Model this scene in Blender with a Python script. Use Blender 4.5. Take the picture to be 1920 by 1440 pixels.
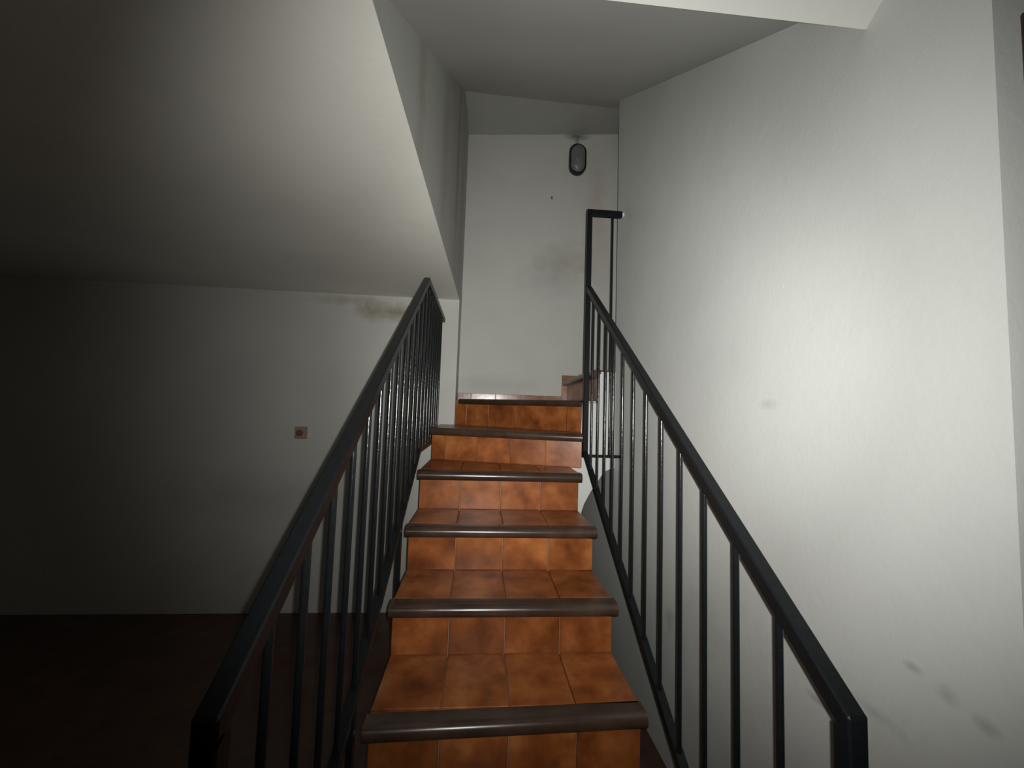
import bpy, bmesh, math, random
from mathutils import Vector, Matrix

for o in list(bpy.data.objects):
    bpy.data.objects.remove(o, do_unlink=True)
S = bpy.context.scene
C = S.collection
random.seed(7)
Z0 = 1.434                      # eye height above the floor; plan coordinates below have the eye at the origin
FLOOR = -Z0

# ------------------------------------------------------------------ camera
A = Vector((0.99623547, -0.08033504, 0.03257563))
B = Vector((-0.03781898, -0.0646349, 0.99719209))
D = Vector((0.07800394, 0.9946701, 0.06742977))
cam = bpy.data.objects.new('camera', bpy.data.cameras.new('camera'))
C.objects.link(cam)
m = Matrix((A, B, -D)).transposed().to_4x4()
m.translation = (0, 0, Z0)
cam.matrix_world = m
cam.data.sensor_fit = 'HORIZONTAL'
cam.data.sensor_width = 36
cam.data.lens = 760.2 / 1920 * 36
cam.data.clip_start = 0.02
S.camera = cam

# ------------------------------------------------------------------ world, light, exposure
w = bpy.data.worlds.new('world')
S.world = w
w.use_nodes = True
w.node_tree.nodes['Background'].inputs[0].default_value = (0.5, 0.55, 0.6, 1)
w.node_tree.nodes['Background'].inputs[1].default_value = 0.0

# the photographer's flash, just beside the lens and turned a little to the right
FLASH = Vector((0, 0, Z0)) + A * 0.016 + B * 0.004


def flash_lamp(name, watts, cone, yaw, pitch):
    ld = bpy.data.lights.new(name, 'SPOT')
    ld.energy = watts
    ld.color = (1.0, 1.0, 0.965)
    ld.spot_size = math.radians(cone)
    ld.spot_blend = 1.0
    ld.shadow_soft_size = 0.004
    lo = bpy.data.objects.new(name, ld)
    C.objects.link(lo)
    y_, p_ = math.radians(yaw), math.radians(pitch)
    fd = (D * math.cos(y_) + A * math.sin(y_)) * math.cos(p_) + B * math.sin(p_)
    lo.location = FLASH
    lo.rotation_euler = fd.to_track_quat('-Z', 'Y').to_euler()
    return lo


flash_lamp('phone_flash', 84, 72, 9, 3.5)
flash_lamp('phone_flash_spill', 92, 120, 9, 3.5)

S.view_settings.view_transform = 'Standard'
S.view_settings.look = 'None'
S.view_settings.gamma = 1
S.view_settings.use_curve_mapping = False
S.view_settings.exposure = 0.0


# ------------------------------------------------------------------ materials
def nt(name):
    mt = bpy.data.materials.new(name)
    mt.use_nodes = True
    n = mt.node_tree
    return mt, n, n.nodes['Principled BSDF']


def mix(n, a, b, fac, mode='MIX'):
    x = n.nodes.new('ShaderNodeMix')
    x.data_type = 'RGBA'
    x.blend_type = mode
    for sock, v in ((x.inputs[0], fac), (x.inputs[6], a), (x.inputs[7], b)):
        if isinstance(v, bpy.types.NodeSocket):
            n.links.new(v, sock)
        elif isinstance(v, (int, float)):
            sock.default_value = v
        else:
            sock.default_value = (*v, 1)
    return x.outputs[2]


def math_n(n, op, a, b=0.0, clamp=False):
    x = n.nodes.new('ShaderNodeMath')
    x.operation = op
    x.use_clamp = clamp
    for i, v in enumerate((a, b)):
        if isinstance(v, bpy.types.NodeSocket):
            n.links.new(v, x.inputs[i])
        else:
            x.inputs[i].default_value = v
    return x.outputs[0]


def ramp(n, src, stops):
    r = n.nodes.new('ShaderNodeValToRGB')
    el = r.color_ramp.elements
    while len(el) < len(stops):
        el.new(0.5)
    for e, (p, c) in zip(el, stops):
        e.position = p
        e.color = (*c, 1) if len(c) == 3 else c
    n.links.new(src, r.inputs[0])
    return r.outputs[0]


def noise(n, vec, scale, detail=4, rough=0.55):
    x = n.nodes.new('ShaderNodeTexNoise')
    x.inputs['Scale'].default_value = scale
    x.inputs['Detail'].default_value = detail
    x.inputs['Roughness'].default_value = rough
    if vec is not None:
        n.links.new(vec, x.inputs['Vector'])
    return x.outputs['Fac']


def bump(n, bs, h, strength, dist=0.01):
    b = n.nodes.new('ShaderNodeBump')
    b.inputs['Strength'].default_value = strength
    b.inputs['Distance'].default_value = dist
    n.links.new(h, b.inputs['Height'])
    n.links.new(b.outputs[0], bs.inputs['Normal'])


def plaster(name, base, stains_and_light=(), rough=0.6):
    """painted plaster; stains = (centre in plan coords, radii, colour, strength)"""
    mt, n, bs = nt(name)
    pos = n.nodes.new('ShaderNodeNewGeometry').outputs['Position']
    big = noise(n, pos, 1.7, 4)
    fine = noise(n, pos, 60, 3)
    scr = noise(n, pos, 9, 6, 0.7)
    dark = tuple(c * 0.90 for c in base)
    col = mix(n, base, dark, ramp(n, big, [(0.35, (0, 0, 0)), (0.72, (1, 1, 1))]))
    # small worn flecks
    fl_ = ramp(n, noise(n, pos, 23, 2), [(0.76, (0, 0, 0)), (0.82, (1, 1, 1))])
    col = mix(n, col, tuple(min(1, c * 1.08) for c in base), fl_)
    for cen, rad, scol, st in stains_and_light:
        mp = n.nodes.new('ShaderNodeMapping')
        mp.vector_type = 'TEXTURE'
        mp.inputs['Location'].default_value = (cen[0], cen[1], cen[2] + Z0)
        mp.inputs['Scale'].default_value = rad
        n.links.new(pos, mp.inputs['Vector'])
        ln = n.nodes.new('ShaderNodeVectorMath')
        ln.operation = 'LENGTH'
        n.links.new(mp.outputs[0], ln.inputs[0])
        nz = math_n(n, 'MULTIPLY', math_n(n, 'SUBTRACT', scr, 0.5), 1.6)
        f = math_n(n, 'SUBTRACT', 1.0, math_n(n, 'ADD', ln.outputs['Value'], nz), True)
        f = math_n(n, 'MULTIPLY', f, st, True)
        col = mix(n, col, scol, f)
    n.links.new(col, bs.inputs['Base Color'])
    bs.inputs['Roughness'].default_value = rough
    bs.inputs['Specular IOR Level'].default_value = 0.3
    h = math_n(n, 'ADD', math_n(n, 'MULTIPLY', fine, 0.25), math_n(n, 'ADD', scr, math_n(n, 'MULTIPLY', big, 2.0)))
    bump(n, bs, h, 0.11, 0.012)
    return mt


def tile_mat(name, dark, mid, light, rough=0.28, spec=0.5):
    mt, n, bs = nt(name)
    tc = n.nodes.new('ShaderNodeTexCoord').outputs['Object']
    rnd = n.nodes.new('ShaderNodeObjectInfo').outputs['Random']
    sc = n.nodes.new('ShaderNodeVectorMath')
    sc.operation = 'MULTIPLY_ADD'
    cb = n.nodes.new('ShaderNodeCombineXYZ')
    for i, k in enumerate((37.0, 61.0, 83.0)):
        n.links.new(math_n(n, 'MULTIPLY', rnd, k), cb.inputs[i])
    n.links.new(tc, sc.inputs[0])
    sc.inputs[1].default_value = (1, 1, 1)
    n.links.new(cb.outputs[0], sc.inputs[2])
    v = sc.outputs[0]
    f = noise(n, v, 8.5, 4, 0.5)
    col = ramp(n, f, [(0.28, dark), (0.5, mid), (0.74, light)])
    sp = ramp(n, noise(n, v, 26, 4, 0.65), [(0.45, (0, 0, 0)), (0.8, (1, 1, 1))])
    col = mix(n, col, dark, math_n(n, 'MULTIPLY', sp, 0.45))
    val = math_n(n, 'ADD', 0.88, math_n(n, 'MULTIPLY', rnd, 0.24))
    hs = n.nodes.new('ShaderNodeHueSaturation')
    n.links.new(val, hs.inputs['Value'])
    n.links.new(col, hs.inputs['Color'])
    n.links.new(hs.outputs[0], bs.inputs['Base Color'])
    bs.inputs['Roughness'].default_value = rough
    bs.inputs['Specular IOR Level'].default_value = spec
    bump(n, bs, noise(n, v, 9, 2), 0.25, 0.004)
    return mt


def plain(name, col, rough=0.5, metal=0.0, nscale=30, var=0.25, bstr=0.1):
    mt, n, bs = nt(name)
    tc = n.nodes.new('ShaderNodeTexCoord').outputs['Object']
    f = noise(n, tc, nscale, 4)
    n.links.new(mix(n, col, tuple(c * (1 - var) for c in col), f), bs.inputs['Base Color'])
    bs.inputs['Roughness'].default_value = rough
    bs.inputs['Metallic'].default_value = metal
    if bstr:
        bump(n, bs, f, bstr, 0.003)
    return mt


def paint_metal(name, rough=0.36, spec=0.17):
    """thick black enamel with small chips"""
    mt, n, bs = nt(name)
    pos = n.nodes.new('ShaderNodeNewGeometry').outputs['Position']
    f = noise(n, pos, 45, 4)
    chip = ramp(n, noise(n, pos, 60, 3, 0.6), [(0.765, (0, 0, 0)), (0.79, (1, 1, 1))])
    col = mix(n, (0.0085, 0.0100, 0.0112), (0.005, 0.006, 0.007), f)
    col = mix(n, col, (0.10, 0.10, 0.095), math_n(n, 'MULTIPLY', chip, 0.6))
    n.links.new(col, bs.inputs['Base Color'])
    bs.inputs['Roughness'].default_value = rough
    bs.inputs['Specular IOR Level'].default_value = spec
    bump(n, bs, f, 0.35, 0.003)
    return mt


WALL = (0.60, 0.595, 0.555)
YEL = (0.33, 0.29, 0.19)
GRY = (0.30, 0.30, 0.285)
M = {
    'wall_far': plaster('plaster_far', WALL, [
        ((0.67, 3.27, 1.27), (0.30, 0.3, 0.22), YEL, 0.45),
        ((0.55, 3.27, 1.12), (0.35, 0.3, 0.2), GRY, 0.3),
        ((0.757, 3.3, 2.39), (0.15, 0.2, 0.05), (0.08, 0.08, 0.075), 0.9),
        ((0.755, 3.3, 2.33), (0.03, 0.2, 0.06), (0.12, 0.12, 0.11), 0.7),
        ((0.548, 3.31, 1.827), (0.010, 0.2, 0.022), (0.05, 0.05, 0.05), 1.2),
        ((0.93, 3.25, 1.7), (0.12, 0.3, 0.9), (0.50, 0.40, 0.33), 0.5),  # pinkish cast of warm light, painted into the wall colour
        ((0.1, 3.3, 0.22), (0.5, 0.3, 0.1), GRY, 0.25),
    ]),
    'wall_front': plaster('plaster_front', WALL, [
        ((-0.70, 3.0, 0.70), (0.34, 0.3, 0.085), (0.25, 0.20, 0.12), 0.85),
        ((-0.95, 3.0, 0.77), (0.35, 0.3, 0.05), YEL, 0.6),
        ((-1.5, 3.0, -0.65), (0.9, 0.3, 0.22), GRY, 0.35),
    ]),
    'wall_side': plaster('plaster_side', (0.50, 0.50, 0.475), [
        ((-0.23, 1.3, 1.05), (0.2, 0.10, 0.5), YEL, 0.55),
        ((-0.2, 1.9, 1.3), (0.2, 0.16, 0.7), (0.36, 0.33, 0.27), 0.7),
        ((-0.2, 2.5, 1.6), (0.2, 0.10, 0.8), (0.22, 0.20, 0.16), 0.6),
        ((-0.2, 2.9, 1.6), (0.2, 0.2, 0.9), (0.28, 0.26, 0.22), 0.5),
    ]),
    'wall_right': plaster('plaster_right', (0.62, 0.63, 0.60), [
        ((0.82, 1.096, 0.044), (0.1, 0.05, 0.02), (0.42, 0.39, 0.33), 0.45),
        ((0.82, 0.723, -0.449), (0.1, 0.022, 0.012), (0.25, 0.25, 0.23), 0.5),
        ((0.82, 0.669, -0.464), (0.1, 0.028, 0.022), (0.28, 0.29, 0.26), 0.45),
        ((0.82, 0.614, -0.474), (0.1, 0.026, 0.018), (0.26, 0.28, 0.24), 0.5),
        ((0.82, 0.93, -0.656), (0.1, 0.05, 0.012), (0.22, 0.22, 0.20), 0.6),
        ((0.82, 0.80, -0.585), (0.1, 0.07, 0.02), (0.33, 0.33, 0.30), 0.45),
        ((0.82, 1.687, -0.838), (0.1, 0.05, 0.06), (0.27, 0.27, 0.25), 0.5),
        ((0.82, 0.9, -1.0), (0.1, 0.9, 0.45), (0.40, 0.40, 0.375), 0.5),  # broad patch, greyer towards the foot of the wall
    ], rough=0.5),
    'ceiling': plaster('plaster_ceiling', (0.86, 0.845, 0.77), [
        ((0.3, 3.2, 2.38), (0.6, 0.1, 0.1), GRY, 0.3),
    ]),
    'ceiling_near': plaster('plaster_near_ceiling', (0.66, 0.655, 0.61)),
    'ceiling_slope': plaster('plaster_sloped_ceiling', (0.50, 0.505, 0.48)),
    'floor': tile_mat('floor_tile_brown', (0.05, 0.022, 0.016), (0.08, 0.036, 0.024), (0.11, 0.05, 0.032), 0.35),
    'riser': tile_mat('glazed_terracotta', (0.125, 0.034, 0.008), (0.285, 0.085, 0.022), (0.43, 0.158, 0.046), 0.33, 0.34),
    'nosing': tile_mat('dark_brown_nosing', (0.030, 0.017, 0.012), (0.048, 0.028, 0.019), (0.07, 0.042, 0.028), 0.25),
    'skirting': tile_mat('skirting_terracotta', (0.16, 0.06, 0.028), (0.27, 0.11, 0.055), (0.36, 0.16, 0.085), 0.22),
    'grout': plain('grout_cement', (0.33, 0.25, 0.175), 0.85, nscale=80, var=0.35, bstr=0.3),
    'rail': paint_metal('black_enamel'),
    'bar': paint_metal('black_gloss_enamel', 0.2, 0.5),
    'black': plain('black_plastic', (0.012, 0.012, 0.013), 0.35, nscale=90),
    'lamp_back': plain('lamp_reflector', (0.16, 0.16, 0.155), 0.4, nscale=60),
    'bulb': plain('bulb_white', (0.6, 0.6, 0.58), 0.3, nscale=60, var=0.1),
    'plate': plain('brown_bakelite', (0.40, 0.29, 0.20), 0.45, nscale=60),
    'knob': plain('dark_brown_bakelite', (0.17, 0.11, 0.075), 0.4, nscale=60),
    'anchor': plain('bare_metal', (0.75, 0.75, 0.72), 0.35, nscale=60, var=0.2),
    'door': plain('dark_brown_door', (0.035, 0.016, 0.011), 0.4, nscale=14),
}
gm, gn, gb = nt('frosted_glass')
gb.inputs['Base Color'].default_value = (0.55, 0.56, 0.55, 1)
gb.inputs['Transmission Weight'].default_value = 0.75
gb.inputs['Roughness'].default_value = 0.28
wv = gn.nodes.new('ShaderNodeTexWave')
wv.inputs['Scale'].default_value = 30
wv.bands_direction = 'Z'
gn.links.new(gn.nodes.new('ShaderNodeTexCoord').outputs['Object'], wv.inputs['Vector'])
bump(gn, gb, wv.outputs['Fac'], 0.3, 0.004)
M['glass'] = gm


# ------------------------------------------------------------------ builders
def wpos(p):
    return Vector((p[0], p[1], p[2] + Z0))


def obj(name, me, parent=None, loc=(0, 0, 0), rotz=0.0):
    """loc in world coordinates; parents are never rotated"""
    o = bpy.data.objects.new(name, me)
    C.objects.link(o)
    pw = Vector((0, 0, 0))
    q = parent
    while q:
        pw += Vector(q.location)
        q = q.parent
    o.location = Vector(loc) - pw
    o.rotation_euler = (0, 0, rotz)
    o.parent = parent
    return o


def tag(o, label, cat, kind=None, group=None):
    o['label'] = label
    o['category'] = cat
    if kind:
        o['kind'] = kind
    if group:
        o['group'] = group
    return o


def empty(name, loc):
    return obj(name, None, None, wpos(loc))


def mesh(name, verts, faces, mat, parent=None, bevel=0.0, smooth=False, segs=1):
    """verts in plan coords; object origin at the bottom centre of the bounding box"""
    vs = [wpos(v) for v in verts]
    lo = [min(v[i] for v in vs) for i in range(3)]
    hi = [max(v[i] for v in vs) for i in range(3)]
    org = Vector(((lo[0] + hi[0]) / 2, (lo[1] + hi[1]) / 2, lo[2]))
    me = bpy.data.meshes.new(name)
    me.from_pydata([v - org for v in vs], [], faces)
    bm = bmesh.new()
    bm.from_mesh(me)
    bmesh.ops.recalc_face_normals(bm, faces=bm.faces)
    if bevel:
        bmesh.ops.bevel(bm, geom=bm.edges[:], offset=bevel, segments=segs, affect='EDGES', clamp_overlap=True)
    if smooth:
        for f in bm.faces:
            f.smooth = True
    bm.to_mesh(me)
    bm.free()
    if smooth:
        me.set_sharp_from_angle(angle=math.radians(40))
    me.materials.append(mat)
    return obj(name, me, parent, org)


def prism_faces(n):
    return [list(range(n))[::-1], list(range(n, 2 * n))] + [[i, (i + 1) % n, n + (i + 1) % n, n + i] for i in range(n)]


def prism(name, poly, axis, a, b, mat, parent=None, bevel=0.0, smooth=False):
    """poly: 2-D points; extruded along axis from a to b ('x': poly=(y,z), 'y': (x,z), 'z': (x,y))"""
    def P(p, t):
        return {'x': (t, p[0], p[1]), 'y': (p[0], t, p[1]), 'z': (p[0], p[1], t)}[axis]
    vs = [P(p, a) for p in poly] + [P(p, b) for p in poly]
    return mesh(name, vs, prism_faces(len(poly)), mat, parent, bevel, smooth)


def hexa(name, quad_a, quad_b, mat, parent=None, bevel=0.0):
    return mesh(name, list(quad_a) + list(quad_b), prism_faces(4), mat, parent, bevel)


def rail_bar(name, p, q, w, h, parent, bevel=0.003, mat=None):
    """square tube between two plan points given on its TOP centre line, cut vertically at both ends"""
    p, q = Vector(p), Vector(q)
    d = Vector((q.x - p.x, q.y - p.y, 0)).normalized()
    s = Vector((-d.y, d.x, 0)) * (w / 2)
    u = Vector((0, 0, h))
    return hexa(name, [p + s, p - s, p - s - u, p + s - u], [q + s, q - s, q - s - u, q + s - u],
                mat or M['rail'], parent, bevel)


def post(name, x, y, z0, z1, w, parent):
    h = w / 2
    return prism(name, [(x - h, y - h), (x + h, y - h), (x + h, y + h), (x - h, y + h)], 'z', z0, z1, M['rail'], parent, 0.003)


_rod = {}


def rod(name, x, y, z0, z1, r, parent, zslope0=0.0, zslope1=0.0):
    n = 12
    vs = []
    for t, sl in ((z0, zslope0), (z1, zslope1)):
        for i in range(n):
            a = 2 * math.pi * i / n
            vs.append((x + r * math.cos(a), y + r * math.sin(a), t + r * math.sin(a) * sl))
    return mesh(name, vs, prism_faces(n), M['bar'], parent, 0, True)


_tile = {}


def tile_mesh(wd, ht, th, mat, cut=0.0):
    """glazed tile standing in local x (width) / z (height), face towards -y, softened rim"""
    key = (round(wd, 4), round(ht, 4), th, mat.name, round(cut, 4))
    if key in _tile:
        return _tile[key]
    c = 0.0022
    vs = []
    for y, ins in ((0, 0), (-(th - c), 0), (-th, c)):
        vs += [(-wd / 2 + ins, y, ins), (wd / 2 - ins, y, ins), (wd / 2 - ins, y, ht - ins), (-wd / 2 + ins, y, ht - ins)]
    fs = [[3, 2, 1, 0]]
    for k in (0, 4):
        fs += [[k + i, k + (i + 1) % 4, k + 4 + (i + 1) % 4, k + 4 + i] for i in range(4)]
    fs.append([8, 9, 10, 11])
    me = bpy.data.meshes.new('tile')
    me.from_pydata(vs, [], fs)
    bm = bmesh.new()
    bm.from_mesh(me)
    bmesh.ops.recalc_face_normals(bm, faces=bm.faces)
    bm.to_mesh(me)
    bm.free()
    me.materials.append(mat)
    _tile[key] = me
    return me


def wall_tiles(name, P, Q, cuts, z0, z1, parent, mat, th=0.008, gap=0.003, wobble=0.0):
    """upright tiles along the plan line P-Q (face to the right of P->Q, i.e. towards -y for +x lines)"""
    P, Q = Vector((*P, 0)), Vector((*Q, 0))
    L = (Q - P).length
    d = (Q - P) / L
    rz = math.atan2(d.y, d.x)
    out = []
    for a, b in zip(cuts[:-1], cuts[1:]):
        wd = round(b - a - gap, 4)
        c = P + d * ((a + b) / 2)
        me = tile_mesh(wd, round(z1 - z0 - .001, 4), th, mat)
        o = obj(name, me, parent, wpos((c.x, c.y, z0 + .0005)), rz)
        o.rotation_euler = (wobble * random.uniform(0.1, 1.0), 0, rz + wobble * random.uniform(-0.4, 0.4))
        out.append(o)
    return out


def flat_tile(name, poly, z0, z1, parent, mat, inset=0.0015):
    """paving tile of any outline, rim slightly softened"""
    c = Vector((sum(p[0] for p in poly) / len(poly), sum(p[1] for p in poly) / len(poly)))
    n = len(poly)
    ar = sum(poly[i][0] * poly[(i + 1) % n][1] - poly[(i + 1) % n][0] * poly[i][1] for i in range(n))
    if ar < 0:
        poly = poly[::-1]

    def off(t):
        res = []
        for i in range(n):
            p0, p1, p2 = Vector(poly[i - 1]), Vector(poly[i]), Vector(poly[(i + 1) % n])
            n1 = Vector((-(p1 - p0).y, (p1 - p0).x)).normalized()
            n2 = Vector((-(p2 - p1).y, (p2 - p1).x)).normalized()
            k = (n1 + n2) / max(0.3, 1 + n1.dot(n2))
            res.append(p1 + k * t)
        return res
    vs = []
    for t, z in ((inset, z0), (inset, z1 - 0.002), (inset + 0.002, z1)):
        vs += [(p.x, p.y, z) for p in off(t)]
    fs = [list(range(n))[::-1], list(range(2 * n, 3 * n))]
    for k in (0, n):
        fs += [[k + i, k + (i + 1) % n, k + n + (i + 1) % n, k + n + i] for i in range(n)]
    return mesh(name, vs, fs, mat, parent)


def nosing(name, P, Q, ztop, parent, th=0.046, wid=0.062):
    """bull-nosed dark tile along P-Q (front edge line), P left, Q right"""
    P, Q = Vector(P), Vector(Q)
    d = (Q - P).normalized()
    back = Vector((-d.y, d.x))
    r = th / 2
    prof = [(wid, ztop), (wid, ztop - 0.022), (0.045, ztop - th)]
    for i in range(11):
        a = -math.pi / 2 - math.pi * i / 10
        prof.append((r + r * math.cos(a), ztop - r + r * math.sin(a)))
    vs = []
    e = 0.004
    ring = []
    for base, s in ((P, 0), (Q, 1)):
        for b, z in prof:
            p = base + back * b
            vs.append((p.x, p.y, z))
    return mesh(name, vs, prism_faces(len(prof)), M['nosing'], parent, 0, True)


# ------------------------------------------------------------------ the setting
T, RISE, ZT1, R1 = 0.27, 0.1892, -0.866, 1.237
XL, XR = -0.279, 0.516


def ztread(k):
    return ZT1 + (k - 1) * RISE


def yr(k):
    return R1 + (k - 1) * T


def yb(x):
    return 3.32 - 0.02 * x


XW = 0.82           # face of the right-hand wall
YF = 2.41           # front face of the flight that turns right
CEIL = 0.815
XE = 2.3

fo = prism('floor', [(-3.9, -2.0), (XE, -2.0), (XE, 3.6), (-3.9, 3.6)], 'z', FLOOR - 0.1, FLOOR, M['floor'])
tag(fo, 'dark brown tiled floor in the gloom beside the stairs', 'floor', 'structure')

o = mesh('wall_front', [(-3.9, 3.0, FLOOR), (-0.178, 3.0, FLOOR), (-0.178, yb(-.178) + .02, FLOOR), (-3.9, yb(-.178) + .02, FLOOR),
                        (-3.9, 3.0, CEIL), (-0.178, 3.0, CEIL), (-0.178, yb(-.178) + .02, CEIL), (-3.9, yb(-.178) + .02, CEIL)],
         prism_faces(4), M['wall_front'])
tag(o, 'grey-white plaster wall facing the viewer behind the left railing', 'wall', 'structure')

o = prism('wall_far', [(-0.6, yb(-0.6)), (XE, yb(XE)), (XE, yb(XE) + .3), (-0.6, yb(-0.6) + .3)], 'z', FLOOR, 2.9, M['wall_far'])
tag(o, 'pale plaster wall at the top of the stairs with the oval lamp', 'wall', 'structure')


def soff_l(y):
    return 1.024 + (y - 1.012) * 0.708


def soff_r(y):
    return 1.082 + (y - 0.977) * 0.644


# the side of the upper landing: bottom edge level, top following the sloping ceiling
pl = [(-0.325, -2.0), (-0.245, 0.783), (-0.178, 3.0), (-0.178, yb(-.178) + .02), (-0.30, yb(-.178) + .02), (-0.30, 3.0), (-0.365, 0.783), (-0.445, -2.0)]
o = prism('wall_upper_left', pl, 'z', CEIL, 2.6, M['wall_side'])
o.data.materials.append(M['ceiling'])
for f in o.data.polygons:                                   # its underside is painted with the low ceiling
    if f.normal.z < -0.9:
        f.material_index = 1
tag(o, 'stained grey side of the upper landing above the stairs', 'wall', 'structure')

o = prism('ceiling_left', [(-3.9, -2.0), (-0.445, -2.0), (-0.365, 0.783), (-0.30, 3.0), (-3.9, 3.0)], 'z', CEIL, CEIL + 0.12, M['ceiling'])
tag(o, 'low flat white ceiling at the upper left', 'ceiling', 'structure')

ys, x0 = 0.782, -0.40
xl_, xr_ = -0.2, XW


def soff(x, y):
    t = (min(x, 1.2) - xl_) / (xr_ - xl_)
    return soff_l(y) * (1 - t) + soff_r(y) * t


def yj(x):          # line where the slope runs out into the level strip
    return 2.77 - 0.05 * (min(x, 1.2) + 0.2)


def zback(x):       # slightly out of level: rises to the right
    return 2.336 + (min(x, 1.2) + 0.18) * 0.094


XS = [x0, 0.0, 0.4, 0.8, 1.2, XE]


def strip(name, near, far, thick, mat):
    vs = [near(x) for x in XS] + [far(x) for x in XS]
    n_ = len(XS)
    vs += [(v[0], v[1], v[2] + thick) for v in vs]
    fs = []
    for i in range(n_ - 1):
        fs += [[i, i + 1, n_ + i + 1, n_ + i], [2 * n_ + i, 2 * n_ + i + 1, 3 * n_ + i + 1, 3 * n_ + i],
               [i, i + 1, 2 * n_ + i + 1, 2 * n_ + i], [n_ + i, n_ + i + 1, 3 * n_ + i + 1, 3 * n_ + i]]
    fs += [[0, n_, 3 * n_, 2 * n_], [n_ - 1, 2 * n_ - 1, 4 * n_ - 1, 3 * n_ - 1]]
    return mesh(name, vs, fs, mat, smooth=True)


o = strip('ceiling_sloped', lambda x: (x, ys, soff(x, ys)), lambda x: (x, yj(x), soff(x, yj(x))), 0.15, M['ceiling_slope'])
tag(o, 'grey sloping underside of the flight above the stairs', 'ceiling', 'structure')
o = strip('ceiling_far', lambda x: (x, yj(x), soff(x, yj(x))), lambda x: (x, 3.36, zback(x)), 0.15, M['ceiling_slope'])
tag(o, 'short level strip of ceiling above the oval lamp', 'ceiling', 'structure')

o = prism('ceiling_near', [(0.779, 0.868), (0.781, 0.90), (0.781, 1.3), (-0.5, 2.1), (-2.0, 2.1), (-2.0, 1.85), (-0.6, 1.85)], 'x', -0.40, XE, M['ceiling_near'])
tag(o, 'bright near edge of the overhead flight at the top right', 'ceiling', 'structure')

o = prism('wall_right', [(0.563, FLOOR), (3.25, FLOOR), (3.25, -0.31), (YF, -0.31), (YF, 2.12), (0.82, 1.12), (0.563, 1.12)],
          'x', XW, XW + 0.12, M['wall_right'], bevel=0.0)
tag(o, 'long greenish-white wall on the right of the stairs', 'wall', 'structure')

o = prism('wall_door', [(XW + 0.12, 0.563), (XE, 0.563), (XE, 0.68), (XW + 0.12, 0.68)], 'z', FLOOR, 1.5, M['wall_right'])
tag(o, 'wall beside the dark door at the right edge', 'wall', 'structure')
o = prism('wall_flight', [(XW + 0.12, YF - 0.12), (XE, YF - 0.12), (XE, YF), (XW + 0.12, YF)], 'z', FLOOR, 2.4, M['wall_right'])
tag(o, 'hidden wall along the flight that turns right', 'wall', 'structure')
for nm, poly, lb in (('wall_left', [(-4.0, -2.0), (-3.9, -2.0), (-3.9, 3.4), (-4.0, 3.4)], 'dark wall far to the left'),
                     ('wall_behind', [(-4.0, -2.1), (XE, -2.1), (XE, -2.0), (-4.0, -2.0)], 'wall behind the viewer'),
                     ('wall_outer', [(XE, -2.1), (XE + .1, -2.1), (XE + .1, 3.4), (XE, 3.4)], 'outer wall beyond the door')):
    tag(prism(nm, poly, 'z', FLOOR, 2.75, M['wall_right']), lb, 'wall', 'structure')

# door at the right edge of the view
dr = empty('door_1', (1.36, 0.55, FLOOR))
tag(dr, 'dark brown door frame just inside the right edge of the picture', 'door', 'structure')
DX = 0.868
for nm, poly, z0, z1 in (('door_jamb', [(DX, 0.545), (DX + .07, 0.545), (DX + .07, 0.563), (DX, 0.563)], FLOOR, 0.685),
                         ('door_jamb', [(DX + .92, 0.545), (DX + .99, 0.545), (DX + .99, 0.563), (DX + .92, 0.563)], FLOOR, 0.685),
                         ('door_head', [(DX + .07, 0.545), (DX + .92, 0.545), (DX + .92, 0.563), (DX + .07, 0.563)], 0.615, 0.685)):
    prism(nm, poly, 'z', z0, z1, M['door'], dr, 0.003)
leaf = prism('door_leaf', [(DX + .073, 0.553), (DX + .917, 0.553), (DX + .917, 0.5625), (DX + .073, 0.5625)], 'z', FLOOR + .005, 0.612, M['door'], dr)
for za, zb in ((FLOOR + .15, FLOOR + .9), (FLOOR + 1.05, FLOOR + 1.9)):
    prism('door_panel', [(DX + .18, 0.545), (DX + .81, 0.545), (DX + .81, 0.553), (DX + .18, 0.553)], 'z', za, zb, M['door'], leaf, 0.003)
prism('door_handle', [(DX + .10, 0.51), (DX + .22, 0.51), (DX + .22, 0.53), (DX + .12, 0.53), (DX + .12, 0.553), (DX + .10, 0.553)],
      'z', FLOOR + 1.0, FLOOR + 1.02, M['anchor'], leaf, 0.003)

# ------------------------------------------------------------------ staircase
st = empty('staircase', (0.12, 1.9, FLOOR))
tag(st, 'narrow terracotta-tiled staircase with dark brown nosings turning right at the top', 'staircase')
TH = 0.010
SOF = 0.17
JOINTS = [0, 0.2, 0.4, 0.6, XR - XL]


def sub(name, *a, **k):
    return name


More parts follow.
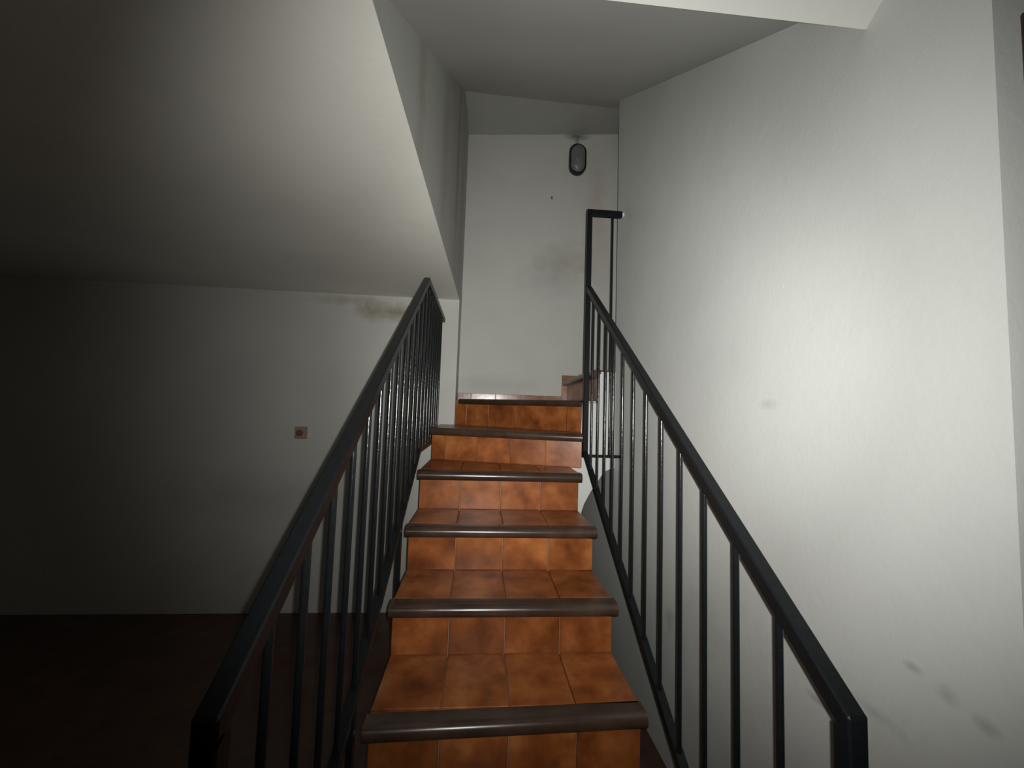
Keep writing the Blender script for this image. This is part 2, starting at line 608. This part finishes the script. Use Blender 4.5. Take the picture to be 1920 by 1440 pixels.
for k in range(-1, 5):
    zt, y0 = ztread(k), yr(k)
    y1 = yr(k + 1)
    zb_, zf_ = max(zt - SOF, FLOOR), max(zt - RISE - SOF, FLOOR)
    poly = [(y0 + .008, zt - TH), (y1 + .008, zt - TH), (y1 + .008, zb_)]
    if zf_ <= FLOOR + 1e-4 and zb_ <= FLOOR + 1e-4:
        poly.append((y0 + .008, FLOOR))
    else:
        poly.append((y0 + .008, zf_))
    body = prism('step', poly, 'x', XL + .004, XR - .004, M['grout'], st)
    # riser tiles: fronts at y0
    wall_tiles('riser_tile', (XL, y0 + .008), (XR, y0 + .008), JOINTS, zt - RISE, zt - 0.026, body, M['riser'], wobble=0.012)
    # nosing and tread tiles
    nf = y0 - 0.052
    skew = {1: -0.012}.get(k, 0)
    nosing('nosing', (XL - .004, nf + skew), (XR + .006, nf - skew), zt, body)
    yt = nf + 0.064
    if k < 4:
        xs = [XL] + [XL + j for j in JOINTS[1:-1]] + [XR]
        for xa, xb in zip(xs[:-1], xs[1:]):
            flat_tile('tread_tile', [(xa, yt + max(0, skew)), (xb, yt), (xb, y1 + .006), (xa, y1 + .006)], zt - TH, zt, body, M['riser'])

# winder steps: 4 (back edge), 5, 6
N5L, N5R = Vector((-0.279, 2.485)), Vector((0.575, 2.225))      # riser line of step 5
N6L, N6R = Vector((-0.178, 3.045)), Vector((0.615, 2.425))      # riser line of step 6


def along(P, Q, t):
    return P + (Q - P).normalized() * t


def perp(P, Q):
    d = (Q - P).normalized()
    return Vector((-d.y, d.x))


def line_y(P, Q, x):
    return P.y + (Q.y - P.y) * (x - P.x) / (Q.x - P.x)


# tread of step 4 (between its straight nosing and the slanting riser 5)
z4 = ztread(4)
b4 = prism('step', [(XL + .004, yr(4) + .02), (XR - .004, yr(4) + .02), (XR - .004, line_y(N5L, N5R, XR) + .02), (XL + .004, N5L.y + .02)], 'z', z4 - 0.30, z4 - TH - .0005, M['grout'], st)
yt = yr(4) - 0.052 + 0.064


xs = [XL, XL + .2, XL + .4, XL + .6, XR]
for xa, xb in zip(xs[:-1], xs[1:]):
    flat_tile('tread_tile', [(xa, yt), (xb, yt), (xb, line_y(N5L, N5R, xb) + .006), (xa, line_y(N5L, N5R, xa) + .006)],
              z4 - TH, z4, b4, M['riser'])

z5 = ztread(5)
n5 = perp(N5L, N5R)
s5 = prism('step', [(N5L.x + .004, N5L.y + .012), (N5R.x - .004, N5R.y + .012), (0.60, N6R.y + .01), (-0.18, N6L.y + .01), (-0.18, 2.999), (N5L.x + .004, 2.999)],
           'z', z5 - RISE - .005, z5 - TH, M['grout'], st)
L5 = (N5R - N5L).length
wall_tiles('riser_tile', N5L + n5 * .008, N5R + n5 * .008, [0, 0.085, 0.287, 0.483, 0.69, L5], z5 - RISE, z5 - .026, s5, M['riser'], wobble=0.012)
nosing('nosing', along(N5L, N5R, -.006) - n5 * .050, along(N5L, N5R, L5 + .004) - n5 * .050, z5, s5)
# fan of tread tiles on step 5
cut = [0, 0.287, 0.483, 0.69, L5]
L6 = (N6R - N6L).length
for i, (a, b) in enumerate(zip(cut[:-1], cut[1:])):
    fa, fb = a / L5, b / L5
    p0, p1 = along(N5L, N5R, a) + n5 * .014, along(N5L, N5R, b) + n5 * .014
    q0, q1 = N6L + (N6R - N6L) * fa, N6L + (N6R - N6L) * fb
    poly = [tuple(p0), tuple(p1), tuple(q1), tuple(q0)]
    if i == 0:
        poly = [tuple(p0), tuple(p1), tuple(q1), (-0.179, 3.04), (-0.179, 2.998), (-0.279, 2.998)]
    flat_tile('tread_tile', poly, z5 - TH, z5, s5, M['riser'])

z6 = ztread(6)
n6 = perp(N6L, N6R)
s6 = prism('step', [(N6L.x + .001, N6L.y + .012), (N6R.x, N6R.y + .03), (0.715, YF + .03), (0.735, yb(.735) - .002), (-0.177, yb(-.177) - .002)],
           'z', z6 - RISE - SOF, z6 - TH, M['grout'], st)
wall_tiles('riser_tile', N6L + n6 * .008, N6R + n6 * .008, [0.004, 0.11, 0.313, 0.516, L6 - 0.287, L6 - 0.095, L6 - .002],
           z6 - RISE, z6 - .026, s6, M['riser'], wobble=0.012)
nosing('nosing', along(N6L, N6R, .066) - n6 * .046, along(N6L, N6R, L6 + .004) - n6 * .046, z6, s6, th=0.040)
flat_tile('tread_tile', [tuple(along(N6L, N6R, .02) + n6 * .018), tuple(along(N6L, N6R, .45) + n6 * .018), (0.30, yb(.3) - .012), (-0.177, yb(-.177) - .012)], z6 - TH, z6, s6, M['riser'])
flat_tile('tread_tile', [tuple(along(N6L, N6R, .45) + n6 * .018), tuple(N6R + n6 * .018), (0.705, YF + .005), (0.73, yb(.73) - .012), (0.30, yb(.3) - .012)], z6 - TH, z6, s6, M['riser'])

# flight turning right behind the wall
for j in range(5):
    k = 7 + j
    zt = ztread(k)
    xa = 0.712 if j == 0 else 0.872 + j * 0.27
    xb = 0.872 + (j + 1) * 0.27
    ya_, yb0, yb1 = YF + .03, yb(xa) - .004, yb(xb) - .004
    bd = mesh('step', [(xa + .01, ya_, zt - RISE - SOF - .1), (xb + .01, ya_, zt - SOF - .1), (xb + .01, yb1, zt - SOF - .1), (xa + .01, yb0, zt - RISE - SOF - .1),
                       (xa + .01, ya_, zt - TH), (xb + .01, ya_, zt - TH), (xb + .01, yb1, zt - TH), (xa + .01, yb0, zt - TH)],
              prism_faces(4), M['grout'], st)
    # riser faces -x: line running from the far wall towards us
    L = yb0 - YF - .01
    wall_tiles('riser_tile', (xa + .01, yb0 - .008), (xa + .01, YF + .002), [0, .2, .4, .6, L], zt - RISE, zt - .026, bd, M['riser'])
    nosing('nosing', (xa - .045, yb0 - .012), (xa - .045, YF - .004), zt, bd)
    yc = [YF + .002, YF + .2, YF + .4, YF + .6, yb0 - .006]
    for p, q in zip(yc[:-1], yc[1:]):
        flat_tile('tread_tile', [(xa + .02, p), (xb + .006, p), (xb + .006, min(q, yb1)), (xa + .02, q)], zt - TH, zt, bd, M['riser'])

# plastered side of the turning flight, with its rounded lower edge
z7 = ztread(7)
fpoly = [(0.52, z6 - .03), (0.712, z6 - TH - .004), (0.712, z7 - TH - .002), (0.80, z7 - TH - .002), (XW + .02, z7 - TH - .002), (XW + .02, -0.318),
         (0.80, -0.325), (0.768, -0.340), (0.742, -0.370), (0.72, -0.405), (0.695, -0.440), (0.673, -0.475), (0.642, -0.535), (0.626, -0.582), (0.612, -0.675), (0.60, -0.72), (0.52, -0.72)]
fpoly[0] = (0.52, z5 - RISE)
fpoly.insert(1, (0.615, z5 - .03))
fpoly.insert(2, (0.62, z6 - TH - .004))
fk = prism('plaster_side', fpoly, 'y', YF, YF + .028, M['wall_right'], st)

# ------------------------------------------------------------------ skirting tiles on the far wall
sk = empty('baseboard_far', (0.2, yb(.2) - .01, z6))
tag(sk, 'row of glossy brown skirting tiles along the foot of the far wall', 'skirting', 'structure')
P0, P1 = Vector((-0.175, yb(-.175))), Vector((0.672, yb(.672)))
sc_ = math.hypot(1, .02)
wall_tiles('skirting_tile', P0, P1, [0, 0.104 * sc_, 0.303 * sc_, 0.509 * sc_, 0.715 * sc_, 0.845 * sc_], z6 + .001, 0.137, sk, M['skirting'], th=0.009, gap=0.0025)
a = Vector((0.670, yb(.670)))
b = Vector((0.716, yb(.716)))
wall_tiles('skirting_tile', a, b, [0, (b - a).length], z6 + .001, 0.255, sk, M['skirting'], th=0.009, gap=0.002)
b2 = Vector((0.94, yb(.94)))
wall_tiles('skirting_tile', a, b2, [0, .13, (b2 - a).length], 0.262, 0.312, sk, M['skirting'], th=0.009, gap=0.002)


# ------------------------------------------------------------------ railings
W = 0.030
lr = empty('stair_railing', (-0.29, 0.5, FLOOR))
tag(lr, 'black metal railing on the left of the stairs, its top running level to the wall', 'railing', group='stair railings')
xl = -0.29
LT0, LT1, LTz0, LTz1 = 0.512, 2.06, -0.342, 0.668
sl = (LTz1 - LTz0) / (LT1 - LT0)
rail_bar('handrail', (xl, LT0 - .015, LTz0 - .015 * sl), (xl, LT1, LTz1), W, 0.038, lr)
rail_bar('handrail', (xl, LT1 - .002, LTz1), (xl, 2.998, LTz1 + .004), W, 0.032, lr)
post('newel_post', xl, LT0, FLOOR, LTz0 - .03, W, lr)
LB0, LBz0, LB1, LBz1 = 0.512, -1.048, 2.03, -0.195
bs_ = (LBz1 - LBz0) / (LB1 - LB0)
rail_bar('bottom_rail', (xl, LB0, LBz0), (xl, LB1, LBz1), W - .004, 0.026, lr, 0.002)
rail_bar('bottom_rail', (xl, LB1 - .002, LBz1), (xl, 2.998, LBz1 + .006), W - .004, 0.022, lr, 0.002)
y = 0.635
while y < 2.97:
    top = LTz0 + (y - LT0) * sl - .03 if y < LT1 else LTz1 - .028
    bot = LBz0 + (y - LB0) * bs_ - .004 if y < LB1 else LBz1 - .004
    rod('baluster', xl, y, bot, top, 0.0072, lr)
    y += 0.1175
for yy in (1.10, 1.64):           # short feet that fix the lower rail to the step ends
    zz = LBz0 + (yy - LB0) * bs_
    kk = int(math.floor((yy - R1) / T)) + 1
    prism('fixing_foot', [(xl - .008, yy - .012), (xl + .008, yy - .012), (xl + .008, yy + .012), (xl - .008, yy + .012)], 'z', ztread(kk) - .1, zz - .02, M['rail'], lr)

rr = empty('stair_railing', (0.56, 0.57, FLOOR))
tag(rr, 'black metal railing on the right side of the stairs, ending in a tall post', 'railing', group='stair railings')
K = .06 / 1.714


def xrr(y):
    return 0.55 + K * (y - 0.576)


RT0, RTz0, RT1, RTz1 = 0.574, -0.405, 2.27, 0.742
sr = (RTz1 - RTz0) / (RT1 - RT0)
rail_bar('handrail', (xrr(RT0 - .015), RT0 - .015, RTz0 - .015 * sr), (xrr(RT1), RT1, RTz1), W, 0.038, rr)
post('newel_post', xrr(RT0), RT0, FLOOR, RTz0 - .03, W, rr)
NY = 2.30
NX = xrr(NY)
post('newel_post', NX, NY, -0.250, 1.213, W, rr)
RB0, RBz0, RB1, RBz1 = 0.58, -1.20, 2.285, -0.212
br = (RBz1 - RBz0) / (RB1 - RB0)
rail_bar('bottom_rail', (xrr(RB0), RB0, RBz0), (xrr(RB1), RB1, RBz1), W - .004, 0.026, rr, 0.002)
for i in range(12):
    y = 0.719 + i * 0.1302
    rod('baluster', xrr(y), y, RBz0 + (y - RB0) * br - .004, RTz0 + (y - RT0) * sr - .03, 0.0066, rr)
# short cross panel between the tall post and the right-hand wall
rail_bar('cross_rail', (NX, NY, 1.213), (XW - .012, NY, 1.213), W, 0.036, rr)
rail_bar('cross_rail', (NX, NY, -0.232), (XW - .001, NY, -0.232), 0.018, 0.016, rr, 0.002)
rod('baluster', 0.752, NY, -0.236, 1.18, 0.0066, rr)
rail_bar('wall_anchor', (XW - .013, NY, 1.207), (XW, NY, 1.207), 0.018, 0.022, rr, 0.002, M['anchor'])

# ------------------------------------------------------------------ oval wall lamp
LX, LZ = 0.757, 2.166
LY = yb(LX)
rz = math.atan2(-.02, 1)
lp = empty('wall_lamp', (LX, LY, LZ - .132))
tag(lp, 'oval bulkhead wall lamp with black rim, unlit, high on the far wall', 'lamp')


def stadium(hw, hh, n=14):
    pts = []
    for i in range(n + 1):
        a_ = math.pi * i / n
        pts.append((hw * math.cos(a_), hh - hw + hw * math.sin(a_)))
    for i in range(n + 1):
        a_ = math.pi + math.pi * i / n
        pts.append((hw * math.cos(a_), -(hh - hw) + hw * math.sin(a_)))
    return pts


def lamp_rings(name, rings, mat, parent, close_first=True, close_last=True):
    """rings: (half width, half height, depth in front of the wall)"""
    vs, fs = [], []
    for hw, hh, dp in rings:
        for px, pz in stadium(hw, hh):
            vs.append((LX + px * math.cos(rz) + dp * math.sin(rz), LY + px * math.sin(rz) - dp * math.cos(rz), LZ + pz))
    n_ = len(vs) // len(rings)
    for r_ in range(len(rings) - 1):
        for i in range(n_):
            fs.append([r_ * n_ + i, r_ * n_ + (i + 1) % n_, (r_ + 1) * n_ + (i + 1) % n_, (r_ + 1) * n_ + i])
    if close_first:
        fs.append(list(range(n_)))
    if close_last:
        fs.append(list(range((len(rings) - 1) * n_, len(rings) * n_)))
    return mesh(name, vs, fs, mat, parent, 0, True)


hw, hh = 0.0745, 0.134
lamp_rings('base', [(hw * .96, hh * .98, 0.0), (hw * .96, hh * .98, 0.028), (hw - .012, hh - .012, 0.028), (hw - .012, hh - .012, .006)], M['black'], lp, True, False)
lamp_rings('reflector', [(hw - .012, hh - .012, 0.006), (hw - .012, hh - .012, 0.0075)], M['lamp_back'], lp)
lamp_rings('rim', [(hw, hh, 0.026), (hw, hh, 0.040), (hw - .004, hh - .004, 0.047), (hw - .009, hh - .010, 0.047), (hw - .013, hh - .015, 0.043), (hw - .013, hh - .015, 0.026), (hw, hh, 0.026)],
           M['black'], lp, False, False)
lamp_rings('glass_cover', [(hw - .013, hh - .015, 0.036), (hw - .013, hh - .015, 0.040), (hw - .017, hh - .022, 0.055), (hw - .026, hh - .036, 0.066), (hw - .042, hh - .06, 0.072)],
           M['glass'], lp)
# bulb behind the glass
vs, fs = [], []
prof = [(0.0001, -.075), (.012, -.073), (.014, -.05), (.015, -.03), (.023, -.012), (.0255, .006), (.021, .022), (.011, .032), (.0001, .035)]
ns = 14
for r_, z_ in prof:
    for i in range(ns):
        a_ = 2 * math.pi * i / ns
        vs.append((LX + .006 + r_ * math.cos(a_), LY - .034 + r_ * math.sin(a_) * .9, LZ - .03 + z_))
for r_ in range(len(prof) - 1):
    for i in range(ns):
        fs.append([r_ * ns + i, r_ * ns + (i + 1) % ns, (r_ + 1) * ns + (i + 1) % ns, (r_ + 1) * ns + i])
mesh('bulb', vs, fs, M['bulb'], lp, 0, True)

# ------------------------------------------------------------------ small square plate on the left wall
PX, PZ = -1.25, -0.198
wp = empty('wall_plate', (PX, 3.0, PZ - .043))
tag(wp, 'small square brown plate with a round dark knob on the left wall', 'wall switch')
h = 0.043
prism('plate', [(PX - h, PZ - h), (PX + h, PZ - h), (PX + h, PZ + h), (PX - h, PZ + h)], 'y', 2.991, 3.0, M['plate'], wp, 0.003)
kp = [(PX - .006 + .022 * math.cos(2 * math.pi * i / 20), PZ - .002 + .022 * math.sin(2 * math.pi * i / 20)) for i in range(20)]
kn = prism('knob', kp, 'y', 2.976, 2.991, M['knob'], wp, 0.002)
prism('knob_grip', [(PX - .02, PZ - .006), (PX + .008, PZ - .006), (PX + .008, PZ + .002), (PX - .02, PZ + .002)], 'y', 2.966, 2.976, M['knob'], kn, 0.001)
